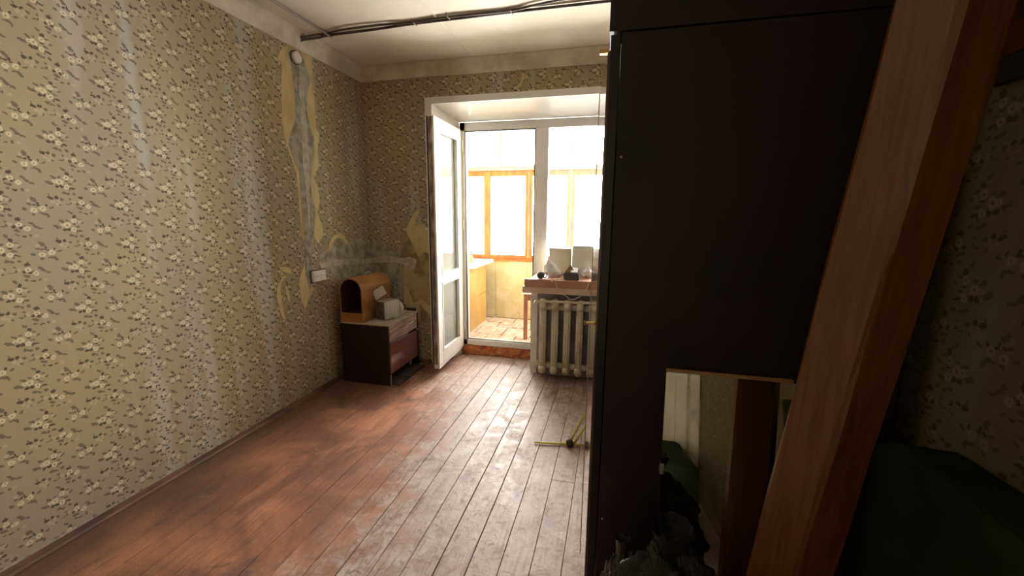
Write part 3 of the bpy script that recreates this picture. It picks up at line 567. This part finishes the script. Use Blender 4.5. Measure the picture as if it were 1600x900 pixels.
obj('knob', tube([(nx1, 3.205, .345), (nx1 + .012, 3.205, .345), (nx1 + .020, 3.205, .345)], [.005, .008, .006], 10), M['chrome'], t)
obj('keyhole_plate', tube([(nx1, 2.79, .40), (nx1 + .004, 2.79, .40)], .007, 10), M['chrome'], t)
for yy in (ny1 - .07,): obj('foot', tube([(nx1 - .05, yy, 0), (nx1 - .05, yy, .09)], [.012, .018], 10), M['chrome'], t)
obj('edge_band', box(nx1 + .0015, nx1 + .004, ny0 - .001, ny0 + .016, 0, .09), M['chrome'], t)
tag(obj('loose_board', box(-1.86, -1.60, 2.77, 3.20, .0, .016) if False else prism([(-1.90, 2.785), (-1.592, 2.765), (-1.600, 3.215), (-1.90, 3.215)], 2, .001, .016), M['plank_dark'], None, False, True), 'dark dusty board lying on the floor under the nightstand', 'board')
# bentwood cover: arched tunnel on a low box, mouth towards the room
t = thing('arched_case', 'orange bentwood case with arched open end standing on the nightstand', 'wooden case', (-1.98, 3.02, nz))
cx, rr, zs, ya, yb = -1.980, .098, .752, 2.752, 3.225
def arch(r, z0=None, n=18):
    z0 = nz + .075 if z0 is None else z0
    return [(cx + r, z0)] + [(cx + r * math.cos(math.pi * i / n), zs + r * math.sin(math.pi * i / n)) for i in range(n + 1)] + [(cx - r, z0)]
bm = bmesh.new(); N_ = 9; rings = []
for k in range(N_):
    f = k / (N_ - 1); y = ya + (yb - ya) * f; sh = 1.0 if f < .85 else math.sqrt(max(0, 1 - ((f - .85) / .17) ** 2)) * .35 + .65
    rings.append(([bm.verts.new((cx + (x - cx) * sh, y, nz + .075 + (z - nz - .075) * (sh * .4 + .6))) for x, z in arch(rr)], [bm.verts.new((cx + (x - cx) * sh, min(y, yb - .006), nz + .075 + (z - nz - .075) * (sh * .4 + .6))) for x, z in arch(rr - .007)]))
for (a, ai), (b, bi) in zip(rings, rings[1:]):
    for i in range(len(a) - 1): bm.faces.new((a[i], a[i + 1], b[i + 1], b[i])); bm.faces.new((ai[i], bi[i], bi[i + 1], ai[i + 1]))
a, ai = rings[0]
for i in range(len(a) - 1): bm.faces.new((a[i], ai[i], ai[i + 1], a[i + 1]))
a, ai = rings[-1]; bm.faces.new(a)
obj('shell', bm, M['bentwood'], t, smooth=False, normals=False)
obj('base_board', box(cx - rr - .004, cx + rr + .004, ya - .004, yb + .004, nz, nz + .074), M['bentwood'], t, bev=.003)
bm = bmesh.new(); A_ = [bm.verts.new((x, ya + .004, z)) for x, z in arch(rr - .0075)]; B_ = [bm.verts.new((cx + (x - cx) * .9, yb - .07, nz + .075 + (z - nz - .075) * .95)) for x, z in arch(rr - .0075)]
for i_ in range(len(A_) - 1): bm.faces.new((A_[i_], A_[i_ + 1], B_[i_ + 1], B_[i_]))
bm.faces.new(B_); bm.faces.new([A_[0], A_[-1], B_[-1], B_[0]]); obj('inner_shade', bm, M['inside_dark'], t, normals=False)  # dark sheet: shade inside the tunnel painted as colour
bm = tube(smooth_path([(cx, 2.96, zs + rr - .001), (cx, 2.965, zs + rr + .014), (cx, 3.0, zs + rr + .02), (cx, 3.035, zs + rr + .014), (cx, 3.04, zs + rr - .001)], 5), .004, 8); obj('handle', bm, M['chrome'], t, smooth=True)
# radio cassette player, turned towards the room
t = thing('radio', 'silver portable radio cassette player with raised lid on the nightstand', 'radio', (-1.80, 2.93, nz))
ang = math.atan2(3.022 + .02 - 2.865, -1.742 + 1.756 + .05)   # direction of the pale face
MR = Matrix.Translation((-1.756, 2.865, nz)) @ Matrix.Rotation(math.radians(68), 4, 'Z')
obj('body', box(0, .15, .0, .12, .004, .152, None, MR), M['silver'], t, bev=.008)
obj('end_panel', box(-.004, .004, .006, .114, .008, .146, None, MR), M['grey_plastic'], t, bev=.003)
bm = tube([MR @ Vector((-.003, .060, .055)), MR @ Vector((-.012, .060, .055)), MR @ Vector((-.013, .060, .055))], [.044, .040, .030], 22); obj('speaker', bm, M['grey_plastic'], t, smooth=False)
bm = tube([MR @ Vector((-.004, .060, .118)), MR @ Vector((-.014, .060, .118))], .014, 14); obj('knob', bm, M['box_dark'], t)
for x in (.022, .108): obj('grille_bar', box(x, x + .006, -.006, .002, .012, .142, None, MR), M['white_round'], t)
obj('face_panel', box(.032, .104, -.003, .001, .014, .140, None, MR), M['silver'], t)
bm = tube([MR @ Vector((.15, .045, .070)), MR @ Vector((.178, .045, .070)), MR @ Vector((.186, .045, .070))], [.062, .060, .05], 24); obj('round_speaker', bm, M['silver'], t)
ML = MR @ Matrix.Translation((.0, .115, .150)) @ Matrix.Rotation(math.radians(62), 4, 'X') 
ML = Matrix.Translation((-1.842, 2.905, nz + .150)) @ Matrix.Rotation(math.radians(14), 4, 'Z') @ Matrix.Rotation(math.radians(-32), 4, 'Y') @ Matrix.Rotation(math.radians(70), 4, 'X')
lid = obj('lid', box(-.01, .105, 0, .095, -.006, .006, None, ML), M['grey_plastic'], t, bev=.003)
obj('cassette_window', box(-.004, .099, .008, .088, .006, .009, None, ML), M['screen'], lid)

# ---------------- wall and ceiling fittings ----------------
t = thing('wall_socket', 'grubby white double power socket on the torn left wall', 'socket', (LX, 2.612, .885))
obj('housing', box(LX, LX + .030, 2.545, 2.680, .845, .925), M['white_round'], t, bev=.006)
for y in (2.580, 2.645):
    f = obj('socket_face', tube([(LX + .029, y, .885), (LX + .034, y, .885), (LX + .034, y, .885)], [.027, .027, .019], 20), M['pvc'], t)
    for dy in (-.009, .009): obj('pin_hole', tube([(LX + .033, y + dy, .885), (LX + .0355, y + dy, .885)], .0032, 8), M['gasket'], f)
obj('back_plate', box(LX, LX + .012, 2.535, 2.690, .838, .932), M['box_dark'], t)
t = thing('junction_box', 'round white junction box cover at the top of the torn wallpaper', 'junction box', (LX, 2.561, 2.382))
obj('ring', tube([(LX, 2.561, 2.382), (LX + .012, 2.561, 2.382)], .045, 24), M['box_dark'], t)
obj('cover', tube([(LX + .010, 2.561, 2.382), (LX + .026, 2.561, 2.382), (LX + .031, 2.561, 2.382)], [.038, .038, .032], 24), M['white_round'], t)
zc = 2.538
a = smooth_path([(-2.158, 2.60, zc - .045), (-2.11, 2.61, zc - .03), (-2.02, 2.645, zc - .012), (-1.95, 2.655, zc), (-1.62, 2.645, zc), (-1.29, 2.626, zc), (-.98, 2.622, zc), (-.658, 2.617, zc), (-.3, 2.618, zc), (-.05, 2.62, zc), (.3, 2.64, zc), (.69, 2.64, zc)], 6)
t = thing('ceiling_cable', 'pair of dark cables clipped across the ceiling before the window', 'cable', (-.7, 2.63, zc))
obj('lower_cable', tube(a, .0085, 8), M['cable'], t, smooth=True)
b = smooth_path([(-2.158, 2.585, zc - .03), (-2.06, 2.605, zc - .012), (-1.93, 2.625, zc), (-1.80, 2.60, zc), (-1.62, 2.592, zc), (-1.45, 2.600, zc), (-1.29, 2.610, zc), (-1.10, 2.595, zc), (-.90, 2.595, zc), (-.658, 2.600, zc), (-.50, 2.565, zc), (-.3, 2.535, zc), (-.05, 2.53, zc), (.3, 2.58, zc), (.69, 2.6, zc)], 6)
obj('upper_cable', tube(b, .0065, 8), M['cable'], t, smooth=True)
for x, y in ((-1.93, 2.64), (-1.29, 2.615), (-1.05, 2.58), (-.658, 2.604)):
    obj('clip', tube([(x - .002, y - .032, zc + .008), (x, y - .024, zc - .009), (x, y + .022, zc - .009), (x + .002, y + .030, zc + .008)], .003, 6), M['cable_grey'], t)
tag(obj('ceiling_cable', tube(smooth_path([(-1.96, BY, zc), (-1.955, 1.4, zc), (-1.955, 2.18, zc), (-1.948, 2.5, zc), (-1.947, 2.665, zc - .004)], 5), .0075, 8), M['cable_grey'], None, True, True), 'single grey painted cable running along the ceiling towards the viewer', 'cable')

# ---------------- rods by the wardrobe ----------------
tag(obj('yellow_rod', tube([(-.403, 2.222, .008), (-.335, 2.2325, .008), (-.05, 2.277, .008), (.0, 2.285, .008)][:3], [.005, .0065, .0065], 10), M['yellow_rod'], None, True, True), 'thin yellow rod lying flat on the floorboards', 'rod')
t = thing('leaning_rod', 'yellow rod with dark foot leaning from the floor towards the wardrobe', 'rod', (-.193, 2.24, 0))
obj('shaft', tube([(-.196, 2.250, .022), (-.049, 2.30, .345)], .0065, 10), M['yellow_rod'], t, smooth=True)
obj('foot', tube([(-.19, 2.245, .002), (-.192, 2.246, .012), (-.196, 2.250, .030), (-.190, 2.252, .043)], [.014, .024, .022, .010], 14), M['dark_knob'], t, smooth=True)
tag(obj('yellow_strut', tube([(-.170, 2.262, .010), (-.049, 2.37, .21)], .0075, 10), M['yellow_rod'], None, True, True), 'short thicker yellow rod beside the leaning one, behind its dark foot', 'rod')

# ---------------- wardrobe ----------------
WX0, WX1, WY0, WY1, WT = -.030, .640, 1.05, 2.38, 1.762
t = thing('wardrobe', 'tall dark aubergine wardrobe with polished doors and a unit on top', 'wardrobe', (.3, 1.7, 0))
obj('side_panel', box(WX0 + .024, WX1 - .004, WY0, WY0 + .018, 0, WT), M['wardrobe'], t, bev=.0015)
obj('side_panel', box(WX0 + .004, WX1 - .004, WY1 - .018, WY1, 0, WT), M['wardrobe'], t, bev=.0015)
obj('back_panel', box(WX1 - .004, WX1, WY0, WY1, .0, 2.46), M['wardrobe_edge'], t)
obj('front_edge', box(WX0, WX0 + .0225, WY0 - .0005, WY0 + .018, 0, WT - .003), M['wardrobe_edge'], t, bev=.0015)
obj('plinth', box(WX0 + .01, WX1 - .01, WY0 + .02, WY1 - .02, 0, .07), M['wardrobe_edge'], t)
obj('top_panel', box(WX0 + .004, WX1 - .004, WY0 + .018, WY1 - .018, WT - .018, WT), M['wardrobe'], t)
obj('upper_side_panel', box(WX0 + .004, WX1 - .004, WY0 - .002, WY0 + .018, WT + .003, 2.46), M['wardrobe'], t, bev=.0015)
obj('upper_side_panel', box(WX0 + .004, WX1 - .004, WY1 - .018, WY1, WT + .003, 2.46), M['wardrobe'], t, bev=.0015)
obj('upper_top', box(WX0 + .004, WX1 - .004, WY0 + .018, WY1 - .018, 2.442, 2.46), M['wardrobe'], t)
for ya_, yb_ in ((WY0 + .002, 1.71), (1.72, WY1 - .002)): obj('upper_door', box(WX0 - .004, WX0 + .004, ya_, yb_, WT + .005, 2.455), M['wardrobe_edge'], t)
obj('door', box(WX0 + .001, WX0 + .019, 1.405, WY1 - .005, .072, 1.74), M['wardrobe_gloss'], t, bev=.002)
# the near door stands a little ajar, hinged at the near corner
th = math.atan2(.031, .345)
MD = Matrix.Translation((WX0 - .006, WY0 + .004, 0)) @ Matrix.Rotation(th, 4, 'Z')
dn = obj('door', box(0, .018, 0, .345, .072, 1.728, None, MD), M['wardrobe_gloss'], t, bev=.002)
bm = tube([MD @ Vector((0, .305, .97)), MD @ Vector((-.020, .305, .97)), MD @ Vector((-.020, .305, 1.03)), MD @ Vector((0, .305, 1.03))], .0045, 8)
bm.free(); bm = tube([MD @ Vector((0, .30, .998)), MD @ Vector((-.014, .30, .998)), MD @ Vector((-.022, .30, .998))], [.005, .005, .009], 12); obj('knob', bm, M['brass'], dn)
obj('edge_band', box(-.0015, .019, .343, .348, .072, 1.728, None, MD), M['cable_grey'], dn)
obj('hinge', box(WX0 - .024, WX0 - .003, WY0 + .0, WY0 + .014, 1.722, 1.731), M['brass'], t)
for z in (1.49, .515): obj('screw_cap', tube([(WX0 + .036, WY0 - .0015, z), (WX0 + .036, WY0 + .001, z)], .0022, 8), M['white_round'], t)

# ---------------- mirror, beam, bags ----------------
t = thing('mirror', 'old frameless mirror with rounded corner leaning against the wardrobe side', 'mirror', (.29, .93, 0))
mw, mh = .300, 1.0; lean = math.radians(9)
MM = Matrix.Translation((.143, .882, .004)) @ Matrix.Rotation(math.radians(0), 4, 'Z') @ Matrix.Rotation(-lean, 4, 'X')
def rrect(w_, h_, r, n=6):
    out = []
    for cx_, cz_, a0, r_ in ((w_ - r, h_ - r, 0, r), (.004, h_ - .004, 90, .004), (.004, .004, 180, .004), (w_ - .004, .004, 270, .004)):
        for i in range(n + 1):
            a_ = math.radians(a0 + 90 * i / n); out.append((cx_ + r_ * math.cos(a_), cz_ + r_ * math.sin(a_)))
    return out
mh = .978
bm = prism(rrect(mw, mh, .022), 1, .006, .010); bmesh.ops.transform(bm, matrix=MM, verts=bm.verts); obj('backing', bm, M['shelf_dark'], t)
bm = prism([(a_, b_) for a_, b_ in rrect(mw, mh, .022)], 1, 0, .006); bmesh.ops.transform(bm, matrix=MM, verts=bm.verts); obj('glass', bm, M['mirror'], t)
obj('rim', box(0, mw - .02, -.003, .010, mh, mh + .008, None, MM), M['brownplastic'], t)
obj('clip', box(-.004, .006, -.003, .012, .72, .745, None, MM), M['chrome'], t)

# beam: split board with one bright and one darker face, from floor to ceiling
pt_, pb_ = Vector((.467, .802, 1.668)), Vector((.384, .847, .621)); d = (pt_ - pb_)
b0 = pb_ + d * (-.621 / d.z); b1 = pb_ + d * ((2.50 - .621) / d.z)
dn_ = d.normalized(); view = (Vector((0, 0, 1.3553)) - (pt_ + pb_) / 2); view = (view - dn_ * view.dot(dn_)).normalized(); side = dn_.cross(view).normalized()
t_beam = bmesh.new(); rings = []
rgen = random.Random(3); NB = 40
sec = [(-.070, -.004), (-.066, .012), (.004, .052), (.014, .050), (.064, .004), (.066, -.014), (.0, -.056)]   # (side, towards viewer)
sgn = 1 if side.x > 0 else -1
for k in range(NB + 1):
    f = k / NB; c0 = b0 + (b1 - b0) * f
    if k == 0: pass
    nn = [noise.noise(Vector((f * 9, j * 3.7, 0))) * .0035 for j in range(len(sec))]
    rings.append([t_beam.verts.new(c0 + side * sgn * (u + nn[j]) + view * (v_ + nn[j] * .6)) for j, (u, v_) in enumerate(sec)])
for a, b in zip(rings, rings[1:]):
    for j in range(len(sec)): t_beam.faces.new((a[j], a[(j + 1) % len(sec)], b[(j + 1) % len(sec)], b[j]))
t_beam.faces.new(rings[0]); t_beam.faces.new(rings[-1])
for v in rings[0]: v.co.z = .001
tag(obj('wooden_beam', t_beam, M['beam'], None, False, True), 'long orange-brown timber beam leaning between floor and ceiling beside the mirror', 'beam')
def bag(cx, cy, cz, rx, ry, h, seed, mat, label, apex=(0, 0), pw=.7):
    t = thing('bag', label, 'bag', (cx, cy, cz)); obj('sack', crumple(cx, cy, cz, rx, ry, h, seed, apex, sub=5, amp=.22, power=pw), mat, t, smooth=True)
    kx, ky, kz = cx + apex[0] * .9, cy + apex[1] * .9, cz + h * .93
    bm = bmesh.new(); bmesh.ops.create_cone(bm, cap_ends=False, segments=22, radius1=rx * .12, radius2=rx * .32, depth=.06)
    for v in bm.verts: v.co = Vector((kx + v.co.x * (1 + .35 * noise.noise(v.co * 60)), ky + v.co.y * (1 + .4 * noise.noise(v.co * 70)), kz + .03 + v.co.z + .01 * noise.noise(v.co * 90)))
    obj('gathered_neck', bm, mat, t, smooth=True)
bag(.16, .66, 0, .17, .13, .40, 11, M['bag'], 'large black plastic sack on the floor before the mirror, under the smaller one')
bag(.175, .755, .40, .135, .085, .28, 4, M['bag'], 'black plastic sack resting on the larger one below the mirror', (-.03, .06))
bag(.045, .90, .0, .055, .06, .57, 6, M['bag_clear'], 'narrow translucent grey bag between the black sacks and the wardrobe edge', (.01, 0), .3)

# ---------------- right wall: mattress and board; behind the viewer: cabinet ----------------
bm = box(.590, .695, .50, 1.02, .0, .895); bmesh.ops.subdivide_edges(bm, edges=bm.edges[:], cuts=14, use_grid_fill=True)
for v in bm.verts:
    n = noise.noise(v.co * 3.1)
    if v.co.z > .02: v.co.x = min(.697, v.co.x + n * .02)
    if v.co.z > .5: v.co.z += .018 * noise.noise(Vector((v.co.y * 4, 2, v.co.x * 3))) - (.05 * max(0, (v.co.y - .92) / .1) ** 2)
tag(obj('mattress', bm, M['green_cloth'], None, True, True), 'dark green cloth-covered mattress standing on edge against the right wall', 'mattress')
t = thing('wall_shelf', 'dark wooden wall shelf with reddish strip high on the right wall', 'shelf', (.68, .7, 1.61))
obj('back_board', box(.678, .699, .35, 1.035, 1.60, 2.2), M['shelf_dark'], t)
obj('shelf_board', box(.60, .678, .35, .95, 1.78, 1.80), M['shelf_dark'], t)
obj('strip', box(.672, .679, .35, 1.0, 1.645, 1.70), M['shelf_red'], t)
t = thing('ottoman', 'low dark green cloth-covered ottoman behind the viewer seen in the mirror', 'ottoman', (.2, -.62, 0))
bm = box(-.15, .50, -.95, -.30, .06, .43); obj('seat', bm, M['green_cloth'], t, smooth=False, bev=.03)
for x, y in ((-.10, -.90), (.45, -.90), (-.10, -.35), (.45, -.35)): obj('leg', tube([(x, y, 0), (x, y, .06)], .02, 8), M['shelf_dark'], t)
